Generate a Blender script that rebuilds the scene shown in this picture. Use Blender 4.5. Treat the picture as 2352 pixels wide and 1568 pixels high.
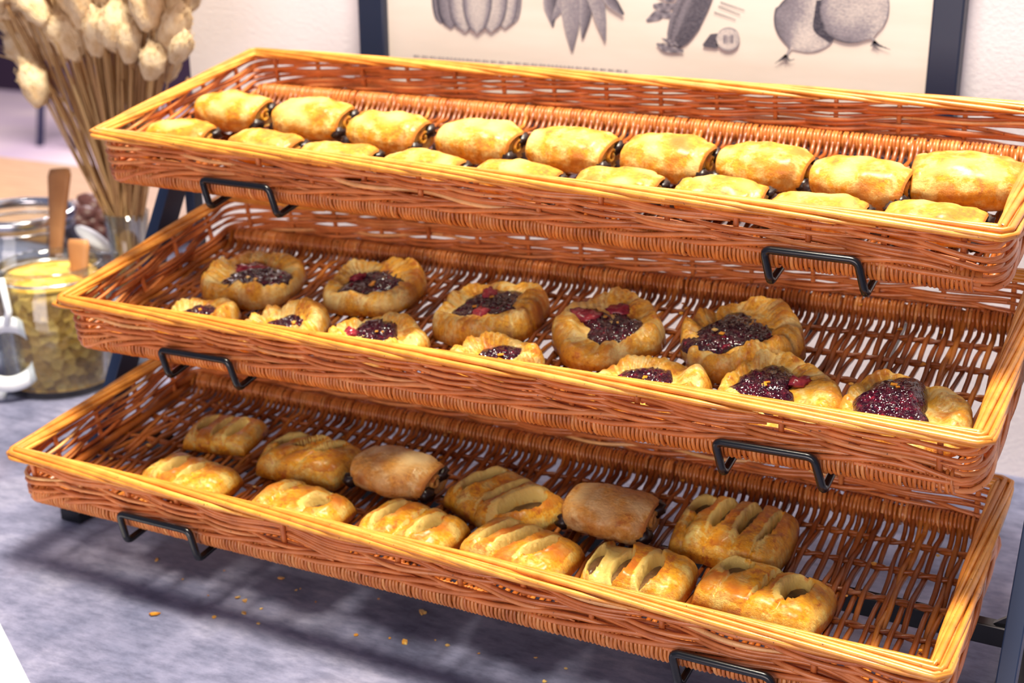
import bpy, math, random
import numpy as np
from mathutils import Vector, Matrix, noise
for o in list(bpy.data.objects): bpy.data.objects.remove(o)
S = bpy.context.scene; COL = S.collection
# ------------------------------------------------------------------ camera
CAM = np.array([0.50350, -0.75913, 0.57727]); YAW, PITCH, ROLL, FPX = 0.47491, 0.33747, -0.00628, 3154.63
fw = np.array([-math.sin(YAW)*math.cos(PITCH), math.cos(YAW)*math.cos(PITCH), -math.sin(PITCH)])
rt = np.cross(fw, [0, 0, 1]); rt /= np.linalg.norm(rt); up = np.cross(rt, fw)
RT = rt*math.cos(ROLL)+up*math.sin(ROLL); UP = -rt*math.sin(ROLL)+up*math.cos(ROLL)
cd = bpy.data.cameras.new('camera'); cam = bpy.data.objects.new('camera', cd); COL.objects.link(cam)
cd.sensor_width = 36; cd.lens = FPX*36/2352; cd.clip_start = .02
cam.matrix_world = Matrix(((RT[0], UP[0], -fw[0], CAM[0]), (RT[1], UP[1], -fw[1], CAM[1]), (RT[2], UP[2], -fw[2], CAM[2]), (0, 0, 0, 1)))
cd.dof.use_dof = True; cd.dof.focus_distance = 0.94; cd.dof.aperture_fstop = 7.5
S.camera = cam
# ------------------------------------------------------------------ light
S.view_settings.view_transform = 'Standard'; S.view_settings.look = 'None'; S.view_settings.gamma = 1
S.view_settings.use_curve_mapping = False; S.view_settings.exposure = 0.16
w = bpy.data.worlds.new('room_light'); S.world = w; w.use_nodes = True
w.node_tree.nodes['Background'].inputs[0].default_value = (.66, .68, 1.0, 1)
w.node_tree.nodes['Background'].inputs[1].default_value = .23
def area(name, loc, target, size, power, color, sy=None):
    l = bpy.data.lights.new(name, 'AREA'); l.energy = power; l.size = size; l.color = color
    if sy: l.shape = 'RECTANGLE'; l.size_y = sy
    o = bpy.data.objects.new(name, l); COL.objects.link(o); o.location = loc
    o.rotation_euler = (Vector(target)-Vector(loc)).to_track_quat('-Z', 'Y').to_euler()
    return o
area('ceiling_spot_key', (0.15, 0.02, 2.3), (0, .15, .2), .50, 114, (1, .91, .73))
area('ceiling_spot_side', (-.9, .25, 2.2), (-.2, .15, .1), .14, 4, (1, .95, .86))
area('front_fill', (.3, -2.6, .62), (0, .1, .2), 1.5, 34, (1, .84, .79), 1.2)  # broad warm fill, added in front to brighten tray walls and pastries
area('far_room_light', (-3.2, 4.0, 2.4), (-3.2, 4.2, -.9), 2.0, 250, (1, .88, .90))
# ------------------------------------------------------------------ helpers
def ray(px, py):
    d = fw+RT*(px-1176)/FPX-UP*(py-784)/FPX
    return d
def at(px, py, ax, val):
    d = ray(px, py); return CAM+d*(val-CAM[ax])/d[ax]
class MB:
    def __init__(s): s.v = []; s.f = []; s.n = 0; s.att = []
    def add(s, V, F, a=None):
        V = np.asarray(V, float); s.v.append(V)
        s.f += [tuple(i+s.n for i in q) for q in F]; s.n += len(V)
        s.att.append(np.full(len(V), .5) if a is None else np.asarray(a, float))
    def tube(s, P, r, k=6, ref=(0, 0, 1), closed=False, flat=1.0):
        P = np.asarray(P, float); n = len(P); r = np.broadcast_to(r, (n,))
        T = (np.roll(P, -1, 0)-np.roll(P, 1, 0)) if closed else np.gradient(P, axis=0)
        T /= np.linalg.norm(T, axis=1)[:, None]+1e-12
        ref = np.asarray(ref, float); A = np.cross(T, ref); A /= np.linalg.norm(A, axis=1)[:, None]+1e-12
        B = np.cross(A, T); a = np.arange(k)*2*math.pi/k
        V = P[:, None]+(A[:, None]*np.cos(a)[None, :, None]+B[:, None]*np.sin(a)[None, :, None]*flat)*r[:, None, None]
        V = V.reshape(-1, 3); F = []
        m = n if closed else n-1
        for i in range(m):
            j = (i+1) % n
            for q in range(k): F.append((i*k+q, i*k+(q+1) % k, j*k+(q+1) % k, j*k+q))
        if not closed: F += [tuple(range(k))[::-1], tuple((n-1)*k+q for q in range(k))]
        s.add(V, F)
    def box(s, c, h, R=None, bev=0):
        c = np.array(c, float); V = np.array([[x, y, z] for x in (-1, 1) for y in (-1, 1) for z in (-1, 1)], float)*h
        if R is not None: V = V@np.array(R).T
        s.add(V+c, [(0, 1, 3, 2), (4, 6, 7, 5), (0, 4, 5, 1), (2, 3, 7, 6), (0, 2, 6, 4), (1, 5, 7, 3)])
    def lathe(s, prof, c=(0, 0, 0), k=40):
        prof = np.array(prof, float); a = np.arange(k)*2*math.pi/k; n = len(prof)
        V = np.stack([prof[:, :1]*np.cos(a), prof[:, :1]*np.sin(a), np.repeat(prof[:, 1:2], k, 1)], -1).reshape(-1, 3)+np.array(c)
        F = [(i*k+q, i*k+(q+1) % k, (i+1)*k+(q+1) % k, (i+1)*k+q) for i in range(n-1) for q in range(k)]
        s.add(V, F)
    def ell(s, c, r, k=12, m=8, R=None, bump=0, fr=60):
        V = []; 
        for i in range(m+1):
            for j in range(k):
                t = math.pi*i/m; p = 2*math.pi*j/k
                d = np.array([math.sin(t)*math.cos(p), math.sin(t)*math.sin(p), math.cos(t)])
                q = d*(1+(bump*noise.noise(Vector(d*2.3+np.array(c)*fr)) if bump else 0))*r
                V.append(q)
        V = np.array(V)
        if R is not None: V = V@np.array(R).T
        F = [(i*k+j, (i+1)*k+j, (i+1)*k+(j+1) % k, i*k+(j+1) % k) for i in range(m) for j in range(k)]
        s.add(V+np.array(c), F)
    def build(s, name, mat, parent=None, smooth=True, attname=None, bevel=0, loc=None):
        me = bpy.data.meshes.new(name); V = np.concatenate(s.v)
        me.from_pydata(V.tolist(), [], s.f)
        if attname:
            a = me.attributes.new(attname, 'FLOAT', 'POINT'); a.data.foreach_set('value', np.concatenate(s.att))
        me.materials.append(mat)
        if smooth: me.polygons.foreach_set('use_smooth', [True]*len(me.polygons))
        me.update(); o = bpy.data.objects.new(name, me); COL.objects.link(o)
        if parent: o.parent = parent
        if loc is not None: o.location = loc
        if bevel:
            b = o.modifiers.new('bevel', 'BEVEL'); b.width = bevel; b.segments = 2
        return o
def tag(o, label=None, cat=None, group=None, kind=None):
    for k, v in (('label', label), ('category', cat), ('group', group), ('kind', kind)):
        if v: o[k] = v
    return o
def empty(name, label, cat, group=None, mat=None, loc=None):
    o = bpy.data.objects.new(name, None); COL.objects.link(o); o.empty_display_size = .02
    if mat is not None: o.matrix_world = mat
    if loc is not None: o.location = loc
    return tag(o, label, cat, group)
# ------------------------------------------------------------------ materials
class M_:
    def __init__(s, name):
        s.m = bpy.data.materials.new(name); s.m.use_nodes = True; s.t = s.m.node_tree; s.N = s.t.nodes
        s.b = s.N['Principled BSDF']
    def n(s, ty, **kw):
        x = s.N.new(ty)
        for k, v in kw.items():
            if k in x.inputs: x.inputs[k].default_value = v
            else: setattr(x, k, v)
        return x
    def l(s, a, b): s.t.links.new(a, b)
    def coord(s, sc=(1, 1, 1)):
        c = s.n('ShaderNodeTexCoord'); m = s.n('ShaderNodeMapping'); s.l(c.outputs['Object'], m.inputs[0])
        m.inputs['Scale'].default_value = sc; return m.outputs[0]
    def noise(s, scale, det=4, sc=(1, 1, 1), rough=.55):
        x = s.n('ShaderNodeTexNoise'); x.inputs['Scale'].default_value = scale; x.inputs['Detail'].default_value = det
        x.inputs['Roughness'].default_value = rough; s.l(s.coord(sc), x.inputs['Vector']); return x.outputs['Fac']
    def ramp(s, fac, stops):
        r = s.n('ShaderNodeValToRGB'); e = r.color_ramp.elements
        while len(e) < len(stops): e.new(.5)
        for i, (p, c) in enumerate(stops): e[i].position = p; e[i].color = (*c, 1) if len(c) == 3 else c
        s.l(fac, r.inputs[0]); return r.outputs[0]
    def mix(s, fac, a, b, mode='MIX'):
        x = s.n('ShaderNodeMix', data_type='RGBA', blend_type=mode)
        for sock, v in ((x.inputs[0], fac), (x.inputs[6], a), (x.inputs[7], b)):
            if hasattr(v, 'links'): s.l(v, sock)
            else: sock.default_value = v if isinstance(v, (int, float)) else (*v, 1)
        return x.outputs[2]
    def bump(s, h, st=.3, dist=.001):
        x = s.n('ShaderNodeBump'); x.inputs['Strength'].default_value = st; x.inputs['Distance'].default_value = dist
        s.l(h, x.inputs['Height']); s.l(x.outputs[0], s.b.inputs['Normal'])
    def set(s, **kw):
        for k, v in kw.items():
            k = k.replace('_', ' '); sock = s.b.inputs[k]
            if hasattr(v, 'links'): s.l(v, sock)
            else: sock.default_value = (*v, 1) if isinstance(v, tuple) and len(v) == 3 and sock.type == 'RGBA' else v
        return s
def flat(name, col, rough=.5, **kw):
    m = M_(name); m.set(Base_Color=col, Roughness=rough, **kw); return m.m
def wicker(name, cols, rough=.36):
    m = M_(name); g = m.n('ShaderNodeNewGeometry')
    c = m.ramp(g.outputs['Random Per Island'], cols)
    n1 = m.ramp(m.noise(55, 4), [(.3, (.78, .70, .62)), (.62, (1.12, 1.12, 1.12))])
    c = m.mix(1.0, c, n1, 'MULTIPLY')
    n2 = m.ramp(m.noise(420, 2), [(.68, (0, 0, 0)), (.75, (1, 1, 1))])
    c = m.mix(n2, c, (.16, .05, .015))
    m.set(Base_Color=c, Roughness=rough); m.b.inputs['Coat Weight'].default_value = .25; m.b.inputs['Coat Roughness'].default_value = .25
    m.bump(m.noise(900, 3), .25, .0004); return m.m
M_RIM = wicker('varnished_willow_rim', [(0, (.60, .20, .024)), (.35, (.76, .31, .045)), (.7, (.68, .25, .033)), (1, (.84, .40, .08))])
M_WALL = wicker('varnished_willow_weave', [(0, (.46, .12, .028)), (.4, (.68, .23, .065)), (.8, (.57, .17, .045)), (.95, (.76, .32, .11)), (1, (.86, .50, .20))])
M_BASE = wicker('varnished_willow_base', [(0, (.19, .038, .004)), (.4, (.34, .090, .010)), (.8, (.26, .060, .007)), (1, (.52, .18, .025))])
M_ROLL = wicker('varnished_cane_wrap', [(0, (.44, .12, .022)), (.4, (.62, .22, .05)), (.8, (.54, .17, .035)), (1, (.72, .32, .10))])
def crust(name, pale, gold, brown, brownness=.5, slit=False):
    m = M_(name)
    a = m.noise(62, 8, rough=.70); c = m.ramp(a, [(.38, brown), (.40+.10*brownness, gold), (.50, gold), (.60, pale)])
    sp = m.ramp(m.noise(135, 6, (1, 1.6, 1), .7), [(.53, (0, 0, 0)), (.64, (.85*brownness+.1,)*3)]); c = m.mix(sp, c, brown)
    f = m.ramp(m.noise(210, 4, (1, 2.2, 1)), [(.40, (.90, .82, .70)), (.60, (1.08, 1.08, 1.06))]); c = m.mix(1.0, c, f, 'MULTIPLY')
    at_ = m.n('ShaderNodeAttribute', attribute_name='bake')
    lo = m.ramp(at_.outputs['Fac'], [(0, (1, 1, 1)), (.45, (0, 0, 0))])
    c = m.mix(lo, c, pale)
    hi = m.ramp(at_.outputs['Fac'], [(.6, (0, 0, 0)), (1, (1, 1, 1))])
    c = m.mix(hi, c, brown)
    m.set(Base_Color=c, Roughness=.38); m.b.inputs['Coat Weight'].default_value = .35; m.b.inputs['Coat Roughness'].default_value = .3
    m.b.inputs['Subsurface Weight'].default_value = .06; m.b.inputs['Subsurface Radius'].default_value = (.004, .002, .001)
    m.bump(m.noise(170, 8, (1, 1.8, 1), .72), .9, .0028); return m.m
M_GOLD = crust('glazed_golden_crust', (1.0, .72, .24), (.88, .38, .008), (.62, .19, .005), .5)
M_DARKROLL = crust('baked_brown_crust', (.95, .64, .28), (.86, .42, .08), (.60, .20, .03), .5)
M_LAT = crust('glazed_lattice_crust', (1.0, .74, .22), (1.0, .46, .012), (.66, .17, .006), .55)
M_DAN = crust('danish_crust', (1.0, .76, .30), (.98, .50, .04), (.66, .20, .012), .5)
def mk_jam():
    m = M_('berry_jam'); c = m.ramp(m.noise(240, 3), [(.4, (.012, .001, .008)), (.6, (.05, .003, .014)), (.74, (.22, .01, .03))])
    m.set(Base_Color=c, Roughness=.12); m.b.inputs['Coat Weight'].default_value = .6
    v = m.n('ShaderNodeTexVoronoi'); v.inputs['Scale'].default_value = 420; m.l(m.coord(), v.inputs['Vector'])
    m.bump(v.outputs['Distance'], .8, .0012); return m.m
M_JAM = mk_jam()
def mk_jamthin():
    m = M_('thin_jam_smear'); c = m.ramp(m.noise(200, 3), [(.35, (.20, .01, .03)), (.65, (.42, .05, .06))])
    m.set(Base_Color=c, Roughness=.22); return m.m
M_JAM2 = mk_jamthin()
M_CHOC = flat('dark_chocolate', (.018, .007, .006), .35)
M_FILL = crust('fruit_filling', (.26, .14, .05), (.15, .06, .014), (.08, .025, .006), .5)
M_BLACK = flat('black_coated_wire', (.005, .006, .009), .22)
M_NAVY = flat('blue_black_painted_steel', (.014, .028, .072), .42)
M_FRAME = flat('navy_black_picture_frame', (.012, .02, .05), .4)
def mk_table():
    m = M_('grey_stone_counter'); a = m.noise(7, 8, rough=.65); b = m.noise(40, 6, (1, 2.5, 1), .7)
    c = m.ramp(a, [(.35, (.11, .12, .20)), (.52, (.20, .205, .31)), (.68, (.31, .31, .42))])
    c = m.mix(1.0, c, m.ramp(b, [(.36, (.68, .68, .72)), (.6, (1.12, 1.1, 1.1))]), 'MULTIPLY')
    c = m.mix(m.ramp(m.noise(3.1, 3), [(.55, (0, 0, 0)), (.7, (.35, .35, .35))]), c, (.30, .21, .24))
    m.set(Base_Color=c, Roughness=.7); m.b.inputs['Specular IOR Level'].default_value = .25; m.bump(b, .12, .001); return m.m
M_TABLE = mk_table()
def mk_wall():
    m = M_('pale_plaster'); c = m.ramp(m.noise(3, 3), [(.3, (.78, .72, .76)), (.7, (.84, .78, .81))])
    m.set(Base_Color=c, Roughness=.8); m.bump(m.noise(220, 4), .25, .002); return m.m
M_PLASTER = mk_wall()
M_WHITE = flat('white_paper', (.95, .95, .95), .6)
M_WOOD = None
def mk_wood(name, a, b):
    m = M_(name); c = m.ramp(m.noise(12, 5, (1, 8, 1)), [(.3, a), (.7, b)]); m.set(Base_Color=c, Roughness=.5); return m.m
M_WOOD = mk_wood('light_wood', (.55, .25, .08), (.72, .40, .16)); M_SPOON = mk_wood('wooden_spoon', (.46, .19, .06), (.60, .28, .10))
def glass(name, tint=(.93, .96, .96)):
    m = bpy.data.materials.new(name); m.use_nodes = True; t = m.node_tree; t.nodes.clear()
    o = t.nodes.new('ShaderNodeOutputMaterial'); mx = t.nodes.new('ShaderNodeMixShader'); tr = t.nodes.new('ShaderNodeBsdfTransparent'); gl = t.nodes.new('ShaderNodeBsdfGlossy'); lw = t.nodes.new('ShaderNodeLayerWeight')
    tr.inputs[0].default_value = (*tint, 1); gl.inputs['Roughness'].default_value = .04; lw.inputs[0].default_value = .22
    mp = t.nodes.new('ShaderNodeMath'); mp.operation = 'MULTIPLY_ADD'; mp.inputs[1].default_value = .55; mp.inputs[2].default_value = .04
    t.links.new(lw.outputs['Fresnel'], mp.inputs[0]); t.links.new(mp.outputs[0], mx.inputs[0]); t.links.new(tr.outputs[0], mx.inputs[1]); t.links.new(gl.outputs[0], mx.inputs[2]); t.links.new(mx.outputs[0], o.inputs[0]); return m
M_GLASS = glass('clear_glass')
M_RUBBER = flat('white_rubber_seal', (.82, .86, .90), .4)
M_STEEL = flat('steel_wire', (.75, .75, .78), .2, Metallic=1.0)
# ------------------------------------------------------------------ setting
b = MB(); P_ = [(-2.2, -.75), (1.1, -.75), (1.1, .60), (-.66, .60), (-.66, 1.32), (-2.2, 1.32)]; n_ = len(P_)
b.add([(x, y, -.055) for x, y in P_]+[(x, y, -.015) for x, y in P_], [tuple(range(n_))[::-1], tuple(range(n_, 2*n_))]+[(i, (i+1) % n_, n_+(i+1) % n_, n_+i) for i in range(n_)])
counter = b.build('counter', M_TABLE, smooth=False)
tag(counter, 'mottled grey stone counter under the wicker display', 'counter')
b = MB(); b.box((1.355, .66, .9), (2.0, .06, 1.9)); tag(b.build('wall_back', M_PLASTER, smooth=False), kind='structure')
mfl = M_('pink_floor'); mfl.set(Base_Color=mfl.ramp(mfl.noise(1.1, 2), [(.35, (.62, .48, .62)), (.6, (.88, .72, .72))]), Roughness=.5)
b = MB(); b.box((-5, 4, -.93), (9, 6, .03)); tag(b.build('floor', mfl.m, smooth=False), kind='structure')
mdk = flat('dark_plum_wall', (.035, .015, .04), .7)
b = MB(); b.box((-6, 6.2, .6), (10, .1, 1.5)); tag(b.build('wall_far', mdk, smooth=False), kind='structure')
# sheet of paper on the counter
b = MB(); ed = np.array([.0890, -.0540]); ed /= np.linalg.norm(ed); nn2 = np.array([ed[1], -ed[0]])
nn2 = nn2 if nn2[0] < 0 else -nn2
ce = np.array([-.285, -.096])+nn2*.105+ed*.03
b.box((0, 0, 0), (.149, .105, .0006)); pp = b.build('paper_sheet', M_WHITE, smooth=False, loc=(ce[0], ce[1], -.0144))
pp.rotation_euler = (0, 0, math.atan2(ed[1], ed[0])); tag(pp, 'plain white sheet of paper on the counter at the front left', 'paper')
# ------------------------------------------------------------------ baskets
W, D = .80, .2548
BK = {  # x0, y, z of the front rim, tilt, roll, extra width
 'T': (0, .15868, .34892, .16098+.02142, .0035), 'M': (.0092, .08533, .22268, .16098+.02065, -.02134),
 'B': (.0086, .01034, .1, .16098-.04207, -.0082)}
def frame(k):
    x0, y, z, t, r = BK[k]
    U = np.array([1, 0, -math.sin(r)]); U /= np.linalg.norm(U)
    d = np.array([0, math.cos(t), math.sin(t)]); n = np.cross(U, d); n /= np.linalg.norm(n); d = np.cross(n, U)
    return Matrix(((U[0], d[0], n[0], x0), (U[1], d[1], n[1], y), (U[2], d[2], n[2], z), (0, 0, 0, 1)))
def rrect(inset, r, bx=0):
    """rounded rectangle in (x, v); returns length and function s-> point, outward normal"""
    x0, x1, y0, y1 = -W/2+inset, W/2-inset, inset, D-inset
    segs = []; q = math.pi/2*r
    segs.append(('l', (x0+r, y0), (x1-r, y0), (0, -1), x1-x0-2*r)); segs.append(('a', (x1-r, y0+r), -90, q))
    segs.append(('l', (x1, y0+r), (x1, y1-r), (1, 0), y1-y0-2*r)); segs.append(('a', (x1-r, y1-r), 0, q))
    segs.append(('l', (x1-r, y1), (x0+r, y1), (0, 1), x1-x0-2*r)); segs.append(('a', (x0+r, y1-r), 90, q))
    segs.append(('l', (x0, y1-r), (x0, y0+r), (-1, 0), y1-y0-2*r)); segs.append(('a', (x0+r, y0+r), 180, q))
    Ls = [g[-1] for g in segs]; tot = sum(Ls); cum = np.cumsum([0]+Ls)
    def f(s):
        s = s % tot; i = min(int(np.searchsorted(cum, s, 'right'))-1, 7); u = (s-cum[i])/Ls[i]; g = segs[i]
        if g[0] == 'l':
            return np.array([g[1][0]+(g[2][0]-g[1][0])*u, g[1][1]+(g[2][1]-g[1][1])*u]), np.array(g[3], float)
        a = math.radians(g[2]+90*u); n = np.array([math.cos(a), math.sin(a)]); return np.array(g[1])+n*r, n
    return tot, f
def make_basket(key, label, seed):
    rnd = random.Random(seed); root = empty('wicker_tray', label, 'basket', 'stacked wicker pastry trays', frame(key))
    # rim: overlapping rods rolled over the edge
    mb = MB(); tot, f = rrect(.0068, .0015); N = 34; P = tot/N
    for k in range(N+0):
        s0 = k*P+rnd.uniform(-.008, .008); L = P*rnd.uniform(5.4, 6.6); n = int(L/.0032); pts = []; rr = []
        r0 = rnd.uniform(.0020, .0026); wob = rnd.uniform(-.12, .12)
        for i in range(n+1):
            u = i/n; p, nr = f(s0+u*L); nr = nr/max(abs(nr)); th = math.radians(205-240*u)+wob
            a, bb = .0064, .0038
            p = p+nr*math.cos(th)*-a*-1; h = -.0062+bb*math.sin(th)
            pts.append((p[0], p[1], h)); rr.append(r0*min(1, .35+5*u, .35+5*(1-u)))
        mb.tube(pts, rr, 7)
    mb.tube([(*f(s)[0], -.0062) for s in np.arange(0, tot, .004)], .0036, 6, closed=True)
    mb.build('rim', M_RIM, root)
    # walls
    mb = MB(); tot, f = rrect(.0085, .016); N = 38; P = tot/N
    top = -.0085; tw, fw_ = rrect(.0085, .016)
    def bot(s, f=f):
        p = f(s)[0]; dx = max(0, W/2-.02-abs(p[0])); return -.0350-.0115*max(0, 1-dx/.075)**1.6
    for k in range(N):
        p, nr = f(k*P); sh = rnd.uniform(-.0015, .0015)
        mb.tube([(p[0]-nr[0]*.0004, p[1]-nr[1]*.0004, h) for h in np.linspace(bot(k*P)-.001, top+.004, 6)], .0023, 6, ref=(1, .3, 0))
    nb = 2; per = 4
    for bnd in range(nb):
        for k in range(N):
            s0 = k*P+rnd.uniform(-.1, .1)*P; L = P*(per+rnd.uniform(.7, 1.3)); n = int(L/.0055); pts = []; rr = []; r0 = rnd.uniform(.0016, .0021)
            jit = rnd.uniform(-.0007, .0007); ph = rnd.uniform(0, 6)
            A = rnd.uniform(.0030, .0042)*(1 if k % 2 else -1); A *= 1 if rnd.random() < .85 else -1
            for i in range(n+1):
                u = i/n; s = s0+u*L; p, nr = f(s)
                o = A*math.cos(math.pi*s/P)*(1 if bnd % 2 else -1)
                bh = (top-bot(s))/nb; h = top-bnd*bh-bh*(.04+.98*u)+jit+.0006*math.sin(s*28+ph)
                pts.append((p[0]+nr[0]*o, p[1]+nr[1]*o, h)); rr.append(r0*min(1, .45+4*u, .45+4*(1-u)))
            mb.tube(pts, rr, 6)
    # waling at the foot
    tot2, f2 = rrect(.006, .024)
    for q in range(3):
        pts = []
        n = int(tot2/.007)
        for i in range(n):
            s = i/n*tot2; p, nr = f2(s); ph = 2*math.pi*(round(tot2/(3*P))*s/tot2+q/3)
            o = .0022*math.cos(ph); s_eq = s/tot2*tot; pts.append((p[0]+nr[0]*o, p[1]+nr[1]*o, bot(s_eq)-.0003+.0034*math.sin(ph)+.0006*math.sin(s*17+q)))
        mb.tube(pts, .0021, 6, closed=True)
    mb.build('woven_wall', M_WALL, root)
    # base: rods running front to back, woven over cross rods
    mb = MB(); FL = -.0500; vf, vb = .0155, D-.0185; xs0, xs1 = -W/2+.016, W/2-.016
    cross = [.055, .093, .131, .169, .205]
    for j, v in enumerate(cross):
        for q in (0, 1):
            pts = [(x, v+.0016*math.sin(x*math.pi/.0143+q*math.pi)+.0012*math.sin(x*9+j), FL+.0005+(.0011*math.cos(x*math.pi/.0143+q*math.pi))) for x in np.arange(xs0, xs1, .0036)]
            mb.tube(pts, .0018, 5)
    n = int((xs1-xs0)/.0059)
    grp = 0
    for i in range(n+1):
        x = xs0+(xs1-xs0)*i/n+rnd.uniform(-.0008, .0008); xe = x+rnd.uniform(-.0022, .0022)+.003*math.sin(i*.9); r0 = rnd.uniform(.0019, .0025)
        pts = []; vs = np.linspace(vf, vb, 34)
        for v in vs:
            ph = 0
            # over/under the cross rods
            c = sum(math.exp(-((v-cv)/.010)**2)*(1 if (i+j) % 2 else -1) for j, cv in enumerate(cross))
            h = FL+.0024*c
            # climbs over the back roll
            if v > .222: h += .0135*((v-.222)/(vb-.222))**1.3
            if v < .032: h += .010*((.032-v)/(.032-vf))**1.5 if i % 2 else 0
            u = (v-vf)/(vb-vf); pts.append((x+(xe-x)*math.sin(u*math.pi*1.0)+.0005*math.sin(v*90+i), v, h))
        mb.tube(pts, r0, 6, ref=(1, 0, 0))
    for x in (xs0-.002, xs1+.002): mb.tube([(x, v, FL+.004) for v in np.linspace(vf, vb, 8)], .004, 7, ref=(1, 0, 0))
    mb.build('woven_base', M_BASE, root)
    for v, R, hc in ((.0115, .0073, -.0437), (D-.0165, .0073, -.0437)):
        mb = MB(); mb.tube([(x, v, hc) for x in np.linspace(xs0+.004, xs1-.004, 30)], R-.0006, 10, ref=(0, 0, 1))
        x = xs0+.006
        while x < xs1-.008:
            pitch = rnd.uniform(.0028, .0034); wd = rnd.uniform(.00125, .0016); tl = rnd.uniform(-.0008, .0008)
            if rnd.random() < .05: pitch += .002
            pts = [(x+tl*math.sin(a)+pitch*a/(2*math.pi)*.6, v+(R+.0009)*math.cos(a), hc+(R+.0009)*math.sin(a)) for a in np.linspace(0, 2*math.pi, 15)]
            mb.tube(pts, wd, 6, ref=(1, 0, 0)); x += pitch
        mb.build('wrapped_edge', M_ROLL, root)
    return root
BT = make_basket('T', 'top wicker tray of three, full of golden chocolate rolls', 11)
BM = make_basket('M', 'middle wicker tray of three, holding the berry jam danishes', 22)
BB = make_basket('B', 'bottom wicker tray of three, holding lattice pastries and two brown rolls', 33)
# ------------------------------------------------------------------ stand
st = empty('display_stand', 'black metal tiered stand carrying the three wicker trays', 'display stand', loc=(0, 0, 0))
sl = math.atan(.6); Rx = [[1, 0, 0], [0, math.cos(sl), math.sin(sl)], [0, -math.sin(sl), math.cos(sl)]]
for x in (-.416, .431):
    z0, z1 = -.006, .30; zc = (z0+z1)/2
    b = MB(); b.box((x, .118+.6*(zc+.015), zc), (.0065, .013, (z1-z0)/2/math.cos(sl)), Rx); b.build('side_rail', M_NAVY, st, smooth=False, bevel=.001)
    b = MB(); b.box((x, .318, .15), (.0064, .0065, .162)); b.build('rear_leg', M_NAVY, st, smooth=False, bevel=.001)
    b = MB(); b.box((x+(.007 if x < 0 else -.0), .225, -.0085), (.012, .13, .006)); b.build('foot_bar', M_BLACK, st, smooth=False, bevel=.001)
for z, y in ((.050, .167),):
    b = MB(); b.box((.0075, y, z), (.4185, .006, .008)); b.build('cross_bar', M_BLACK, st, smooth=False, bevel=.001)

b = MB(); V = [(.425, .165, .046), (.400, .165, .046), (.425, .165, .066)]; V += [(x, y+.004, z) for x, y, z in V]
b.add(V, [(0, 1, 2), (5, 4, 3), (0, 3, 4, 1), (1, 4, 5, 2), (2, 5, 3, 0)]); b.build('gusset_plate', M_BLACK, st, smooth=False)
def fillet(P, r, k=5):
    P = [np.array(p, float) for p in P]; out = [P[0]]
    for a, c, d in zip(P, P[1:], P[2:]):
        u = (a-c)/np.linalg.norm(a-c); v = (d-c)/np.linalg.norm(d-c); A, B = c+u*r, c+v*r
        for t in np.linspace(0, 1, k): out.append((1-t)**2*A+2*t*(1-t)*c+t*t*B)
    return out+[P[-1]]
HK = {'T': (-.2705, -.2005, .2330, .2990), 'M': (-.2700, -.1985, .2270, .2960), 'B': (-.2610, -.1880, .2290, .2970)}
for k in 'TMB':
    Mx = np.array(frame(k)); x0 = BK[k][0]
    def L(x, v, n): return (Mx@np.array([x-x0, v, n, 1]))[:3]
    for xa, xb in (HK[k][:2], HK[k][2:]):
        yv = -.004; lo = -.0572; pts = [L(xa+.006, .265, lo), L(xa+.006, .004, lo), L(xa+.005, yv-.003, lo), L(xa-.001, yv, -.033), L(xb, yv, -.033), L(xb+.007, yv-.003, lo), L(xb+.006, .004, lo), L(xb+.006, .265, lo)]
        pts = [pts[0]]+[pts[2]]+pts[3:6]+[pts[7]]
        b = MB(); q = fillet(pts, .0055, 6)
        # rotation-safe sweep: use a skew reference direction
        b.tube(q, .0030, 10, ref=(.35, .5, .79)); b.build('basket_hook', M_BLACK, st)
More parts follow.
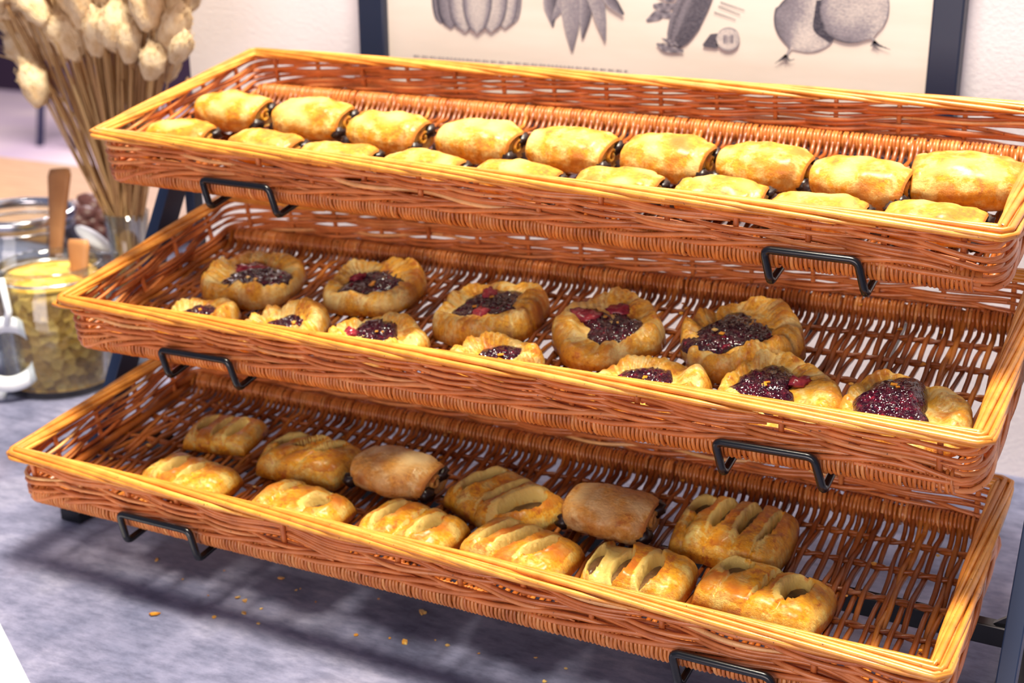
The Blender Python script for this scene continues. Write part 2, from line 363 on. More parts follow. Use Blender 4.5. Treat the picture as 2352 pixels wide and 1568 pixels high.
# ------------------------------------------------------------------ pastries
def place(k, u, v, n, rz, name, label, cat, group):
    o = empty(name, label, cat, group); o.matrix_world = frame(k)@Matrix.Translation((u, v, n))@Matrix.Rotation(rz, 4, 'Z'); return o
FN = -.0462
def nz(p, s, seed): return noise.noise(Vector((p[0]*s+seed*7.3, p[1]*s-seed*3.1, p[2]*s+seed)))
def choc_roll(k, u, v, rz, L, Wd, H, seed, label, group, mat, n0=FN):
    root = place(k, u, v, n0, rz, 'chocolate_roll', label, 'pastry', group); rnd = random.Random(seed)
    nt, na = 44, 40; V = []; A = []
    ts = [math.sin(x) for x in np.linspace(-math.pi/2, math.pi/2, nt)]
    rows = [(-.93, .25, 1), (-.93, .55, 1)]+[(t, None, 0) for t in ts]+[(.93, .55, 1), (.93, .25, 1)]
    sk = rnd.uniform(-.05, .05); g1 = rnd.uniform(.70, .82)
    for t, sc, cap in rows:
        s = sc if cap else .76+.24*(1-abs(t)**2.6)**.6
        if not cap:
            s *= 1-.035*math.exp(-((abs(t)-g1)/.03)**2)
            if t*1 > g1: s *= .965
            if abs(t) > .985: s *= .93
        for j in range(na):
            a = 2*math.pi*j/na; c, sn = math.cos(a), math.sin(a)
            y = math.copysign(abs(c)**.82, c)*Wd/2; z = math.copysign(abs(sn)**.9, sn)
            z = H*.46+z*H*(.54 if z > 0 else .44)
            y *= s; z = H*.42+(z-H*.42)*s*(1-.10*t*t)
            x = t*L/2*(1-.10*(abs(y)/(Wd/2))**3)+sk*y
            p = np.array([x, y, z]); d = nz(p, 55, seed)*.0022+nz(p, 140, seed)*.0007
            if not cap or True: p = p+np.array([d*.4*np.sign(x), c*d, sn*d*1.2])
            V.append(p)
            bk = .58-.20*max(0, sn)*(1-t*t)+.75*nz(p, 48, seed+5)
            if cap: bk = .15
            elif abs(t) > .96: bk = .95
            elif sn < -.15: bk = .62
            A.append(bk)
    m = len(rows); F = [(i*na+j, i*na+(j+1) % na, (i+1)*na+(j+1) % na, (i+1)*na+j) for i in range(m-1) for j in range(na)]
    F += [tuple(range(na))[::-1], tuple((m-1)*na+j for j in range(na))]
    mb = MB(); mb.add(V, [f[::-1] for f in F], A); mb.build('crust', mat, root, attname='bake')
    for sx in (-1, 1):
        for (yy, zz) in ((-.30, .34), (.22, .55)):
            mb = MB(); c = (sx*L*.468, yy*Wd+rnd.uniform(-.002, .002), zz*H); mb.ell(c, (.0070, .0078, .0060), 12, 8, bump=.5, fr=90)
            mb.build('chocolate_filling', M_CHOC, root)
    for sx in (-1, 1):
        mb = MB(); pts = [(sx*L*.47, (.0+.15*math.cos(a)*(1-a/11))*Wd, (.46+.17*math.sin(a)*(1-a/11))*H) for a in np.linspace(.3, 7.5, 22)]
        mb.tube(pts, .0022, 6, ref=(1, 0, 0)); mb.build('rolled_end', mat, root, attname='bake')
    return root
def lattice(k, u, v, rz, L, Wd, H, seed, slits, label, group, mat=None, n0=FN, slant=.25):
    root = place(k, u, v, n0, rz, 'lattice_pastry', label, 'pastry', group); rnd = random.Random(seed)
    na, nb = 84, 56; AA = [math.sin(x) for x in np.linspace(-math.pi/2, math.pi/2, na)]; BBv = [math.sin(x) for x in np.linspace(-math.pi/2, math.pi/2, nb)]
    AA = [.6*a+.4*x for a, x in zip(AA, np.linspace(-1, 1, na))]; BBv = [.6*a+.4*x for a, x in zip(BBv, np.linspace(-1, 1, nb))]
    ms = [s[0] for s in slits]; edges = [-1]+ms+[1]
    V = []; A = []
    for a in AA:
        for bq in BBv:
            x = a*L/2*math.sqrt(1-.16*bq*bq); y = bq*Wd/2*math.sqrt(1-.16*a*a)
            # strap bulge
            aa = a-slant*bq*.35; g = 1
            i = max(0, min(len(edges)-2, sum(1 for e in ms if aa > e))); e0, e1 = edges[i], edges[i+1]
            q = max(0, min(1, (aa-e0)/(e1-e0))); bul = math.sin(math.pi*q)**.38 if 0 < q < 1 else 0
            if i in (0, len(edges)-2): bul = max(bul, .8)
            ez = max(0, 1-abs(a)**6)**.34*max(0, 1-abs(bq)**5)**.34
            z = H*ez*(.70+.30*bul)
            y *= 1+.05*(bul-.7)*abs(bq)**3
            bk = .5+.42*nz((x, y, z), 45, seed)+.55*(bul-.6)
            if ez < .75: bk = min(bk, .38)
            if ez < .28: bk = .75
            for sa, sb, sw, sl_ in slits:
                sw *= 1.35; sl_ *= 1.15
                da = (a-sa-slant*(bq-sb)*.35)/sw; db = (bq-sb)/sl_; rr = math.sqrt(da*da+db*db)
                if rr < 1:
                    dep = min(1, (1-rr)*3.6); z -= H*.74*dep*ez; bk = .0 if dep < .7 else .3
                elif rr < 1.7:
                    z += H*.08*(1.7-rr)/.7*ez; bk = min(bk, .12) if da < -.2 and rr < 1.45 else bk+.12
            z += nz((x, y, 0), 70, seed+2)*.0022*ez**.5+nz((x, y, 0), 190, seed+9)*.0009*ez**.5
            V.append((x, y, max(0, z))); A.append(bk)
    F = [(i*nb+j, (i+1)*nb+j, (i+1)*nb+j+1, i*nb+j+1) for i in range(na-1) for j in range(nb-1)]
    ring = [i*nb for i in range(na)]+[(na-1)*nb+j for j in range(1, nb)]+[i*nb+nb-1 for i in range(na-2, -1, -1)]+[j for j in range(nb-2, 0, -1)]
    F.append(tuple(ring)[::-1]); mb = MB(); mb.add(V, F, A); mb.build('crust', mat or M_LAT, root, attname='bake')
    for sa, sb, sw, sl_ in slits:
        mb = MB(); mb.ell((sa*L/2, sb*Wd/2, H*.40), (sw*L/2*1.30, sl_*Wd/2*1.10, H*.18), 14, 8, R=[[1, -.0, 0], [0, 1, 0], [0, 0, 1]], bump=.25); mb.build('filling', M_FILL, root, attname='bake')
    return root
def danish(k, u, v, rz, R, H, seed, jx, jy, jr, jh, label, group, sq=.05, open_=0, n0=FN, tilt=0, smear=None):
    root = place(k, u, v, n0, rz, 'jam_danish', label, 'pastry', group); rnd = random.Random(seed)
    if tilt: root.matrix_world = root.matrix_world@Matrix.Rotation(tilt, 4, 'X')
    nr, nt = 38, 180; V = [(jx*.5, jy*.5, H*.7)]; A = [.2]; npl = rnd.randint(10, 13); p1 = rnd.uniform(0, 6)
    for i in range(1, nr+1):
        r = math.sin(i/nr*math.pi/2)*.55+.45*i/nr
        for j in range(nt):
            th = 2*math.pi*j/nt
            ph = npl*th+5.0*(r-.3)+.9*math.sin(2*th+p1); sw = abs(math.sin(ph/2)); pl = sw**.5-.7
            Rt = R*(1+sq*math.cos(4*th+p1)+.05*math.cos(2*th+p1*2)+.045*pl*r)
            cr = max(.30, min(.64, jr/R*1.12))
            ox, oy = jx*(1-r)**1.0, jy*(1-r)**1.0
            if r < cr: q = r/cr; h = .70+.06*q**4
            else:
                q = (r-cr)/(1-cr); h = .76+.24*math.sin(min(1, q/.52)*math.pi/2)**1.0 if q < .52 else max(0, 1-((q-.52)/.48)**3.0)**.5
            side = 1+.14*math.cos(th-p1)+.10*math.cos(3*th+p1)
            wdw = max(0, min(1, (r-cr*.8)*5))*min(1, (1-r)*6+.25)
            x, y = Rt*r*math.cos(th)+ox, Rt*r*math.sin(th)+oy
            p2 = abs(math.sin(1.6*npl*th+8*r+2*math.sin(3*th+p1)))**.7-.6
            z = H*h*side+H*.11*p2*wdw+H*.36*pl*wdw*(.55+.55*math.sin(2*th+p1*3))+(nz((x, y, 0), 60, seed)*.006+nz((x, y, 0), 170, seed+3)*.0012)*wdw
            if r > .995: z = 0
            bk = .42+.55*nz((x, y, z), 42, seed+1)+.50*pl*wdw+.38*p2*wdw+.15*(r-.6)
            V.append((x, y, max(z, 0))); A.append(bk)
    F = [(0, 1+j, 1+(j+1) % nt) for j in range(nt)]
    F += [(1+(i-1)*nt+j, 1+i*nt+j, 1+i*nt+(j+1) % nt, 1+(i-1)*nt+(j+1) % nt) for i in range(1, nr) for j in range(nt)]
    F.append(tuple(1+(nr-1)*nt+j for j in range(nt))[::-1])
    mb = MB(); mb.add(V, F, A); mb.build('crust', M_DAN, root, attname='bake')
    # jam
    n1, n2 = 16, 56; jr *= 1.25; V = [(jx, jy, H*.72+jh)]
    for i in range(1, n1+1):
        r = i/n1
        for j in range(n2):
            th = 2*math.pi*j/n2; Rj = jr*(1+.22*math.sin(2*th+seed)+.12*math.sin(3*th+2*seed)+.05*math.sin(7*th))
            x, y = jx+Rj*r*math.cos(th), jy+Rj*r*math.sin(th)
            z = H*.72+jh*math.sqrt(max(0, 1-r**2.4))+(abs(nz((x, y, 0), 260, seed))*.0045)*(1-r**6)-(.004 if i == n1 else 0)
            V.append((x, y, z))
    F = [(0, 1+j, 1+(j+1) % n2) for j in range(n2)]+[(1+(i-1)*n2+j, 1+i*n2+j, 1+i*n2+(j+1) % n2, 1+(i-1)*n2+(j+1) % n2) for i in range(1, n1) for j in range(n2)]
    mb = MB(); mb.add(V, F); mb.build('jam', M_JAM, root)
    if smear:
        for (sx, sy, sr) in smear:
            mb = MB()
            rr = math.hypot(sx-jx*.3, sy-jy*.3)/R; hh = H*(.72+.32*min(1, rr))
            mb.ell((sx, sy, hh), (sr*1.35, sr*.95, .0034), 18, 8, bump=.7, fr=200); mb.build('jam_smear', M_JAM2, root)
    for q in range(2):
        mb = MB(); mb.box((jx+rnd.uniform(-.4, .4)*jr, jy+rnd.uniform(-.4, .4)*jr, H*.72+jh+.002), (rnd.uniform(.0012, .0025), rnd.uniform(.0008, .0018), .0004), Matrix.Rotation(rnd.uniform(0, 3), 3, 'Z'))
        mb.build('pastry_flake', M_GOLD, root, smooth=False, attname='bake')
    return root
ORD = ['first', 'second', 'third', 'fourth', 'fifth', 'sixth', 'seventh', 'eighth', 'ninth']
TB = [(-.344, .141, 0), (-.2508, .1415, .02), (-.1583, .1264, -.05), (-.0648, .1272, -.03), (.0229, .128, -.06), (.1081, .1314, -.04), (.1903, .1313, -.03), (.269, .121, -.08), (.3436, .1417, .03)]
for i, (u, v, rz) in enumerate(TB):
    big = i == 8
    lab = ['golden chocolate roll at the left end of the top tray, back row'] + [f'golden chocolate roll, {ORD[q]} from the left in the top tray back row' for q in range(1, 8)] + ['large squarish golden chocolate roll at the right end of the top tray']
    choc_roll('T', u+.001, v, rz, .075 if not big else .082, .050 if not big else .060, .036 if not big else .038, 100+i, lab[i], 'golden chocolate rolls in the top tray', M_GOLD)
TF = [(-.3600, .0912), (-.2563, .0866), (-.1733, .0766), (-.0853, .0771), (.0049, .0745), (.0899, .0837), (.1747, .0852), (.2527, .0743), (.3360, .0807)]
for i, (u, v) in enumerate(TF):
    lab = f'golden chocolate roll, {ORD[i]} from the left in the top tray front row'
    choc_roll('T', u, v-.013, random.Random(i).uniform(-.08, .06), .071, .044, .029, 200+i, lab, 'golden chocolate rolls in the top tray', M_GOLD)
G = 'berry jam danishes in the middle tray'
danish('M', -.2897, .1430, .2, .048, .020, 1, .008, -.012, .023, .004, 'jam danish at the left end of the back row, jam spilled to its right', G, smear=[(-.006, .008, .012), (.004, .006, .010)])
danish('M', -.1642, .158, 1.0, .045, .018, 2, .000, .000, .022, .002, 'round jam danish, second from left in back row, with browned right edge', G, smear=[(-.008, .016, .006)])
danish('M', -.0356, .142, 1.8, .050, .018, 3, .002, .002, .024, .002, 'wide jam danish in the middle of the back row with pale folded crust', G, smear=[(.021, .006, .007), (-.016, .004, .008)])
danish('M', .0754, .1365, .4, .049, .018, 4, .004, -.003, .023, .002, 'jam danish with a red streak running up its crust, back row of middle tray', G, smear=[(-.016, .014, .009), (.010, .022, .008), (-.024, .018, .007)])
danish('M', .1868, .1475, 2.6, .050, .022, 5, .004, .006, .026, .003, 'tall flaky jam danish at the right end of the back row', G)
danish('M', -.2909, .056, 3.3, .038, .018, 6, 0, .004, .019, .003, 'jam danish at the far left of the front row, mostly behind the rim', G)
danish('M', -.1978, .062, .9, .040, .020, 7, 0, -.006, .018, .002, 'pale crusted danish, second from left in front row, almost no jam showing', G)
danish('M', -.1028, .065, 2.2, .042, .019, 8, .004, .002, .022, .002, 'browned danish, third from left in front row, thin strip of jam showing', G, smear=[(.010, .022, .006)])
danish('M', .0074, .054, 1.5, .042, .020, 9, .004, -.006, .019, .002, 'crumpled danish in the middle of the front row with tiny dots of jam', G)
danish('M', .1423, .054, 2.9, .046, .018, 10, .002, .002, .022, .002, 'danish half hidden by the rim in front of the tall flaky one', G, smear=[(-.014, .020, .007)])
danish('M', .240, .073, .6, .046, .018, 12, -.012, .004, .024, .006, 'danish with a big heap of jam, second from the right in front row', G, smear=[(.016, .006, .007)])
danish('M', .330, .074, 1.1, .047, .015, 13, -.006, .006, .026, .013, 'danish with a domed ball of jam at the right end of middle tray', G)
G2 = 'lattice pastries in the bottom tray'; G3 = 'brown chocolate rolls in the bottom tray'
s3 = [(-.48, .05, .10, .55), (0, .0, .07, .5), (.48, -.05, .12, .55)]
lattice('B', -.2571, .0712, -.10, .088, .052, .0190, 1, [(-.35, -.1, .12, .5), (.15, .0, .09, .4)], 'glazed lattice pastry at the left end of the front row, reddish glossy end', G2)
lattice('B', -.280, .150, .15, .070, .052, .0167, 2, s3, 'dim brown lattice pastry in the shaded far left corner of the bottom tray', G2)
lattice('B', -.1733, .134, .02, .090, .058, .0228, 3, [(-.62, .35, .13, .45), (-.10, .35, .05, .4), (.40, .3, .06, .4)], 'tall browned lattice pastry at the back left with blocky front straps', G2, slant=1.2)
lattice('B', -.1366, .0674, -.14, .088, .052, .0190, 4, [(-.45, .35, .06, .25), (.45, .05, .19, .36)], 'yellow glazed pastry in the front row, one round hole at its right', G2)
choc_roll('B', -.0788, .1310, -.05, .078, .052, .034, 300, 'brown chocolate roll between two back row lattice pastries, dark filling showing', G3, M_DARKROLL)
lattice('B', .0213, .1342, -.36, .100, .066, .0205, 5, [(-.58, .1, .12, .6), (.0, .1, .08, .6), (.50, -.05, .19, .6)], 'long reddish brown lattice pastry turned askew in the back row', G2)
lattice('B', -.0315, .0721, -.12, .086, .056, .0190, 6, [(-.50, .0, .09, .6), (.02, .1, .03, .4), (.45, -.05, .13, .5)], 'yellow lattice pastry in the front row with one narrow and one open slit', G2)
choc_roll('B', .1148, .1390, .03, .072, .056, .034, 301, 'pale brown square chocolate roll, right of the askew lattice pastry', G3, M_DARKROLL)
lattice('B', .0645, .0759, -.18, .092, .058, .0198, 7, [(-.5, .1, .08, .5), (-.05, .0, .10, .6), (.45, .0, .10, .5)], 'front row lattice pastry with dark burnt strap tips', G2, slant=.6)
lattice('B', .2102, .1556, .0, .092, .074, .0236, 8, [(-.66, .40, .15, .40), (-.22, .30, .08, .60), (.24, .30, .09, .60), (.64, .1, .05, .6)], 'big lattice pastry at the right end of the back row, layered front edge', G2)
lattice('B', .1611, .0800, -.02, .082, .058, .0213, 9, [(-.25, -.2, .12, .6), (.32, -.2, .13, .65), (-.8, -.2, .09, .5)], 'yellow lattice pastry in the front row with two upright open slits', G2, slant=0)
lattice('B', .2558, .0871, -.12, .098, .060, .0205, 10, [(-.55, .40, .17, .34), (.0, .2, .03, .6), (.46, .20, .15, .45)], 'orange glazed lattice pastry at the right end of the front row', G2)
# ------------------------------------------------------------------ crumbs
rnd = random.Random(5); mb = MB()
def crumb(mb, c, s, rn):
    R = np.array(Matrix.Rotation(rn.uniform(0, 6), 3, 'Z')@Matrix.Rotation(rn.uniform(-.4, .4), 3, 'X'))
    k = 6; rr = [rn.uniform(.5, 1)*s for _ in range(k)]
    V = [(rr[i]*math.cos(i*6.283/k)*1.3, rr[i]*math.sin(i*6.283/k), h) for h in (-s*.15, s*.15) for i in range(k)]
    F = [tuple(range(k))[::-1], tuple(range(k, 2*k))]+[(i, (i+1) % k, k+(i+1) % k, k+i) for i in range(k)]
    mb.add(np.array(V)@R.T+np.array(c), F, [rn.uniform(.3, .6)]*12)
for px, py, s in [(355, 1410, 3.6), (545, 1372, 2.6), (563, 1380, 2.4), (560, 1408, 2.2), (492, 1418, 1.8), (645, 1328, 3.0), (680, 1355, 1.2), (690, 1352, 1.0), (360, 1286, 2.2), (970, 1407, 3.2), (975, 1408, 2.2), (818, 1458, 1.8), (930, 1475, 3.0), (1028, 1482, 1.8), (593, 1432, 1.8), (895, 1465, 1.2), (1000, 1470, 1.0), (478, 1367, 1.0), (515, 1310, .9), (725, 1382, .9), (600, 1398, 1.2), (1230, 1510, 1.4), (1300, 1535, 1.6), (1100, 1500, 1.2), (1250, 1565, 2), (870, 1375, 1.1), (420, 1330, 1.0)]:
    p = at(px, py, 2, -.0145); crumb(mb, (p[0], p[1], -.0145+s*.0002), s*.0011, rnd)
tag(mb.build('pastry_crumbs', M_GOLD, smooth=False, attname='bake'), 'scattered pastry crumbs on the grey counter below the trays', 'crumbs', kind='stuff')
for k, nC, lab in (('M', 24, 'tiny flakes of pastry scattered in the middle tray'), ('B', 34, 'tiny flakes of pastry scattered in the bottom tray')):
    mb = MB()
    for i in range(nC):
        u = rnd.uniform(-.36, .37); v = rnd.choice([rnd.uniform(.19, .235), rnd.uniform(.04, .22)]); s = rnd.uniform(.0012, .0026)
        crumb(mb, (u, v, FN+.001+(.011*max(0, (v-.222)/.015)**1.2 if v > .222 else 0)), s, rnd)
    o = mb.build('pastry_flakes', M_GOLD, smooth=False, attname='bake'); o.matrix_world = frame(k); tag(o, lab, 'crumbs', kind='stuff')
# ------------------------------------------------------------------ framed print
YW = .6; pr = empty('framed_print', 'navy framed print of vegetable engravings on the wall behind the trays', 'picture', loc=(0, 0, 0))
zb, zt = .285, .86
def mk_paper():
    m = M_('aged_print_paper'); c = m.ramp(m.noise(5, 4, (1, 1, 6)), [(.3, (.76, .66, .58)), (.7, (.86, .76, .69))]); m.set(Base_Color=c, Roughness=.35); return m.m
b = MB(); b.box((-.045, YW-.008, (zb+zt)/2), (.305, .004, (zt-zb)/2-.01)); b.build('print_paper', mk_paper(), pr, smooth=False)
for x, hw in ((-.361, .017), (.2705, .0145)):
    b = MB(); b.box((x, YW-.011, (zb+zt)/2), (hw, .011, (zt-zb)/2)); b.build('frame_side', M_FRAME, pr, smooth=False, bevel=.002)
for z in (zb+.012, zt-.012):
    b = MB(); b.box((-.045, YW-.011, z), (.305, .0105, .014)); b.build('frame_rail', M_FRAME, pr, smooth=False, bevel=.002)
def mk_ink():
    m = M_('engraving_ink'); a = m.n('ShaderNodeAttribute', attribute_name='ink')
    h = m.noise(420, 3, (1, 1, 2.5)); mm = m.n('ShaderNodeMath', operation='MULTIPLY_ADD'); m.l(h, mm.inputs[0]); mm.inputs[1].default_value = .7; 
    ad = m.n('ShaderNodeMath', operation='SUBTRACT'); m.l(a.outputs['Fac'], ad.inputs[0]); ad.inputs[1].default_value = .35; m.l(ad.outputs[0], mm.inputs[2])
    c = m.ramp(mm.outputs[0], [(0, (.72, .63, .58)), (.40, (.26, .23, .27)), (1, (.01, .01, .03))]); m.set(Base_Color=c, Roughness=.5); return m.m
M_INK = mk_ink()
def P3(px, py, lay=0):
    return at(px, py, 1, YW-.0124-lay*.00025)
def strip(mb, path, widths, ink, lay=0, nt=26, nc=12):
    """flat printed shape: pixel-space centreline with half widths and an ink value per point"""
    path = np.array(path, float); tt = np.linspace(0, len(path)-1, nt); V = []; A = []
    P = np.stack([np.interp(tt, range(len(path)), path[:, i]) for i in (0, 1)], 1); 
    for _ in range(2): P[1:-1] = (P[:-2]+P[1:-1]*2+P[2:])/4
    Wd = np.interp(tt, np.linspace(0, len(path)-1, len(widths)), widths); T = np.gradient(P, axis=0); T /= np.linalg.norm(T, axis=1)[:, None]
    Nn = np.stack([-T[:, 1], T[:, 0]], 1)
    for i in range(nt):
        for j in range(nc):
            c = -1+2*j/(nc-1); q = P[i]+Nn[i]*Wd[i]*c; V.append(P3(q[0], q[1], lay)); A.append(ink(i/(nt-1), c))
    F = [(i*nc+j, i*nc+j+1, (i+1)*nc+j+1, (i+1)*nc+j) for i in range(nt-1) for j in range(nc-1)]
    mb.add(V, F, A)
def rnd_w(w, n=13): return [w*math.sqrt(max(.0, 1-(2*i/(n-1)-1)**2))+.3 for i in range(n)]
# pumpkin
mb = MB()
for q, (cx, wd, ty, by) in enumerate([(1012, 20, -70, 55), (1180, 18, -70, 55), (1035, 32, -82, 66), (1160, 32, -82, 66), (1068, 38, -90, 74), (1128, 38, -90, 74), (1096, 34, -92, 77)]):
    strip(mb, [(cx, ty), (cx, (ty+by)/2), (cx, by)], rnd_w(wd), lambda t, c, q=q: .30+.45*abs(c)**4+.25*max(0, t-.7)+(.28 if q in (0, 2) else 0)-.15*(1-c*c), q)
strip(mb, [(1096, -130), (1092, -88)], [8, 14], lambda t, c: .8, 8)
mb.build('pumpkin_engraving', M_INK, pr, smooth=False, attname='ink')
mb = MB()
for q, (pth, w_, dk) in enumerate([([(1290, -60), (1262, 0), (1270, 62)], [10, 16, 15, 2], .55), ([(1310, -50), (1290, 10), (1268, 48)], [8, 15, 10, 2], .2), ([(1320, -60), (1312, 20), (1314, 118)], [12, 22, 24, 16, 2], .15), ([(1345, -60), (1346, 20), (1338, 88)], [10, 15, 13, 2], .5), ([(1350, -60), (1372, 10), (1390, 94)], [12, 18, 18, 12, 2], .15), ([(1370, -40), (1400, 0), (1432, 34)], [12, 14, 12, 3], .6)]):
    strip(mb, pth, w_, lambda t, c, dk=dk: .30+dk*(.5-.5*c)+.3*max(0, t-.75)*2, q)
strip(mb, [(1330, -160), (1335, -50)], [5, 26], lambda t, c: .7, 7)
mb.build('pepper_engraving', M_INK, pr, smooth=False, attname='ink')
mb = MB()
strip(mb, [(1640, -120), (1600, -10), (1565, 70), (1540, 118)], [30, 36, 38, 36, 26, 6], lambda t, c: .75-.3*math.exp(-((c-.35)/.2)**2)-.25*(c > .75)+.1*t, 2)
for q, (pth, w_) in enumerate([([(1485, 48), (1520, 30), (1560, 40)], [3, 12, 9, 3]), ([(1500, 12), (1530, 18), (1560, 10)], [3, 11, 8, 2]), ([(1510, -10), (1545, -8), (1570, -20)], [3, 14, 10, 4]), ([(1508, 100), (1530, 112), (1570, 118)], [2, 8, 8, 3]), ([(1520, 88), (1540, 98), (1560, 104)], [1, 5, 5, 2])]):
    strip(mb, pth, w_, lambda t, c: .55+.3*math.sin(t*19)*c, q)
for p0, p1 in (((1655, 5), (1710, 24)), ((1650, 14), (1700, 34)), ((1640, 28), (1690, 46))): strip(mb, [p0, p1], [1.2, .8], lambda t, c: .75, 1, 6, 3)
strip(mb, [(1615, 105), (1650, 90), (1668, 112)], [3, 18, 10, 4], lambda t, c: .8, 3)
strip(mb, [(1645, 90), (1673, 90), (1700, 90)], rnd_w(27), lambda t, c: .12+.35*max(0, t-.6)+.4*(abs(c) > .85)+.5*(abs(c) < .35 and .3 < t < .7 and math.sin(t*60) > 0), 4)
mb.build('cucumber_engraving', M_INK, pr, smooth=False, attname='ink')
mb = MB()
def onion(cx, cy, rx, ry, r, lay):
    d = np.array([rx-cx, ry-cy], float); Ld = np.linalg.norm(d); d /= Ld; ts = np.linspace(-r*.99, Ld, 25)
    strip(mb, [(cx+d[0]*t, cy+d[1]*t) for t in ts], [math.sqrt(max(0, r*r-t*t))+(6 if t < 0 else max(1.5, 9*(1-t/Ld)+2)) for t in ts], lambda t, c: .18+.42*max(0, c)**1.4+.3*(abs(c) > .95)+.25*max(0, t-.55)+.22*nz((t*1.2+lay, c*.6, 0), 2.2, lay), lay, 40, 24)
onion(1850, 52, 1806, 128, 66, 1); strip(mb, [(1885, 0), (1890, 60), (1914, 92)], [10, 24, 10], lambda t, c: .9, 2); onion(1962, 22, 2010, 98, 75, 3)
for cx, cy, dx in ((1805, 130, -1), (2008, 98, 1)):
    for q in range(6): strip(mb, [(cx, cy-4), (cx+dx*(q*5-8), cy+10), (cx+dx*(q*9-14)+6, cy+6+q % 3*5)], [2.2, 1.2, .6], lambda t, c: .75, 4, 8, 3)
strip(mb, [(1905, -120), (1912, -20)], [8, 26], lambda t, c: .5, 0)
mb.build('onion_engraving', M_INK, pr, smooth=False, attname='ink')
mb = MB()
for x in np.arange(950, 1440, 9.3):
    y = 128+(x-950)*.072; strip(mb, [(x, y), (x+6+2*math.sin(x), y+.4)], [1.3, 1.3], lambda t, c: .45, 0, 3, 2)
mb.build('caption_line', M_INK, pr, smooth=False, attname='ink')
# ------------------------------------------------------------------ jars
TZ = -.015
def jar(cx, cy, R, Hh, fill, fmat, label):
    root = empty('storage_jar', label, 'jar', loc=(cx, cy, TZ)); b = MB()
    prof = [(0, .0), (R*.9, 0), (R*.96, .002), (R*.99, .006), (R, .012), (R*1.003, .018), (R*1.01, Hh*.45), (R, Hh*.80), (R*.90, Hh*.88), (R*.86, Hh*.91), (R*.90, Hh*.95), (R*.90, Hh), (R*.84, Hh), (R*.82, Hh*.90), (R*.95, Hh*.79), (R*.955, .022), (R*.95, .014), (R*.92, .008), (R*.86, .006), (0, .006)]
    b.lathe(prof); b.build('glass_body', M_GLASS, root)
    b = MB(); b.lathe([(0, .008), (R*.94, .009), (R*.945, min(fill, Hh*.78)), (R*(.80 if fill > Hh*.8 else .93), fill), (R*.4, fill+.006), (0, fill+.004)]); b.build('cereal', fmat, root)
    b = MB(); a = np.linspace(0, 2*math.pi, 48, endpoint=False); b.tube([(R*.89*math.cos(t), R*.89*math.sin(t), Hh*.905) for t in a], .0016, 6, closed=True); b.build('clip_wire', M_STEEL, root)
    return root
mc = M_('toasted_oat_flakes'); v = mc.n('ShaderNodeTexVoronoi'); v.inputs['Scale'].default_value = 110; mc.l(mc.coord(), v.inputs['Vector'])
mc.set(Base_Color=mc.ramp(v.outputs['Color'], [(.2, (.28, .14, .02)), (.5, (.50, .27, .04)), (.8, (.66, .42, .10))]), Roughness=.7); mc.bump(v.outputs['Distance'], .8, .004)
my = M_('yellow_corn_flakes'); v = my.n('ShaderNodeTexVoronoi'); v.inputs['Scale'].default_value = 70; my.l(my.coord(), v.inputs['Vector'])
my.set(Base_Color=my.ramp(v.outputs['Color'], [(.2, (.80, .38, .03)), (.8, (1.0, .66, .10))]), Roughness=.6); my.bump(v.outputs['Distance'], .8, .004)
def spot(px, py, y): return at(px, py, 1, y)
J1 = (-.690, .375); j1 = jar(J1[0], J1[1], .068, .150, .128, mc.m, 'clip-top glass jar full of oat flakes, its lid hanging open at the left')
b = MB(); b.lathe([(.056, .1275), (.052, .136), (.030, .140), (0, .139)]); b.build('flake_topping', my.m, j1)
# open lid hanging in front of the jar
lc = at(18, 812, 1, .300); lid = MB(); k = 44; Rl = .043
face = np.array(CAM)-lc; face[2] *= .2; face /= np.linalg.norm(face); sx = np.cross([0, 0, 1], face); sx /= np.linalg.norm(sx); sy = np.cross(face, sx)
Rm = np.stack([sx, sy, face], 1)
def disc(prof):
    m = MB(); m.lathe(prof); V = np.concatenate(m.v)@Rm.T+(lc-np.array([J1[0], J1[1], TZ])); r = MB(); r.add(V, m.f); return r
gl = disc([(0, -.003), (.030, -.003), (.036, .0), (.036, .004), (.030, .002), (0, .002)]).build('glass_lid', M_GLASS, j1)
disc([(.027, .002), (.027, .007), (.043, .007), (.045, .004), (.043, .001), (.027, .001)]).build('rubber_seal', M_RUBBER, gl)
b = MB(); o0 = np.array([J1[0], J1[1], TZ]); q = [at(2, 640, 1, .31)-o0, at(20, 715, 1, .30)-o0, at(15, 745, 1, .30)-o0]; b.tube(q, .004, 8, ref=(0, 1, .2)); b.build('lid_hinge', M_RUBBER, j1); b = MB(); q = [at(5, 885, 1, .30)-o0, at(0, 930, 1, .30)-o0]; b.tube(q, .006, 8, ref=(0, 1, .2)); b.build('lid_clip', M_RUBBER, j1)
J2 = (-.855, .49); j2 = jar(J2[0], J2[1], .076, .165, .085, flat('dark_muesli', (.20, .12, .07), .8), 'wide glass jar with a steel rim behind the oat flake jar')
b = MB(); b.lathe([(.068, .157), (.072, .160), (.072, .167), (.068, .170), (.063, .166), (.063, .159), (.068, .157)]); b.build('steel_rim', M_STEEL, j2)
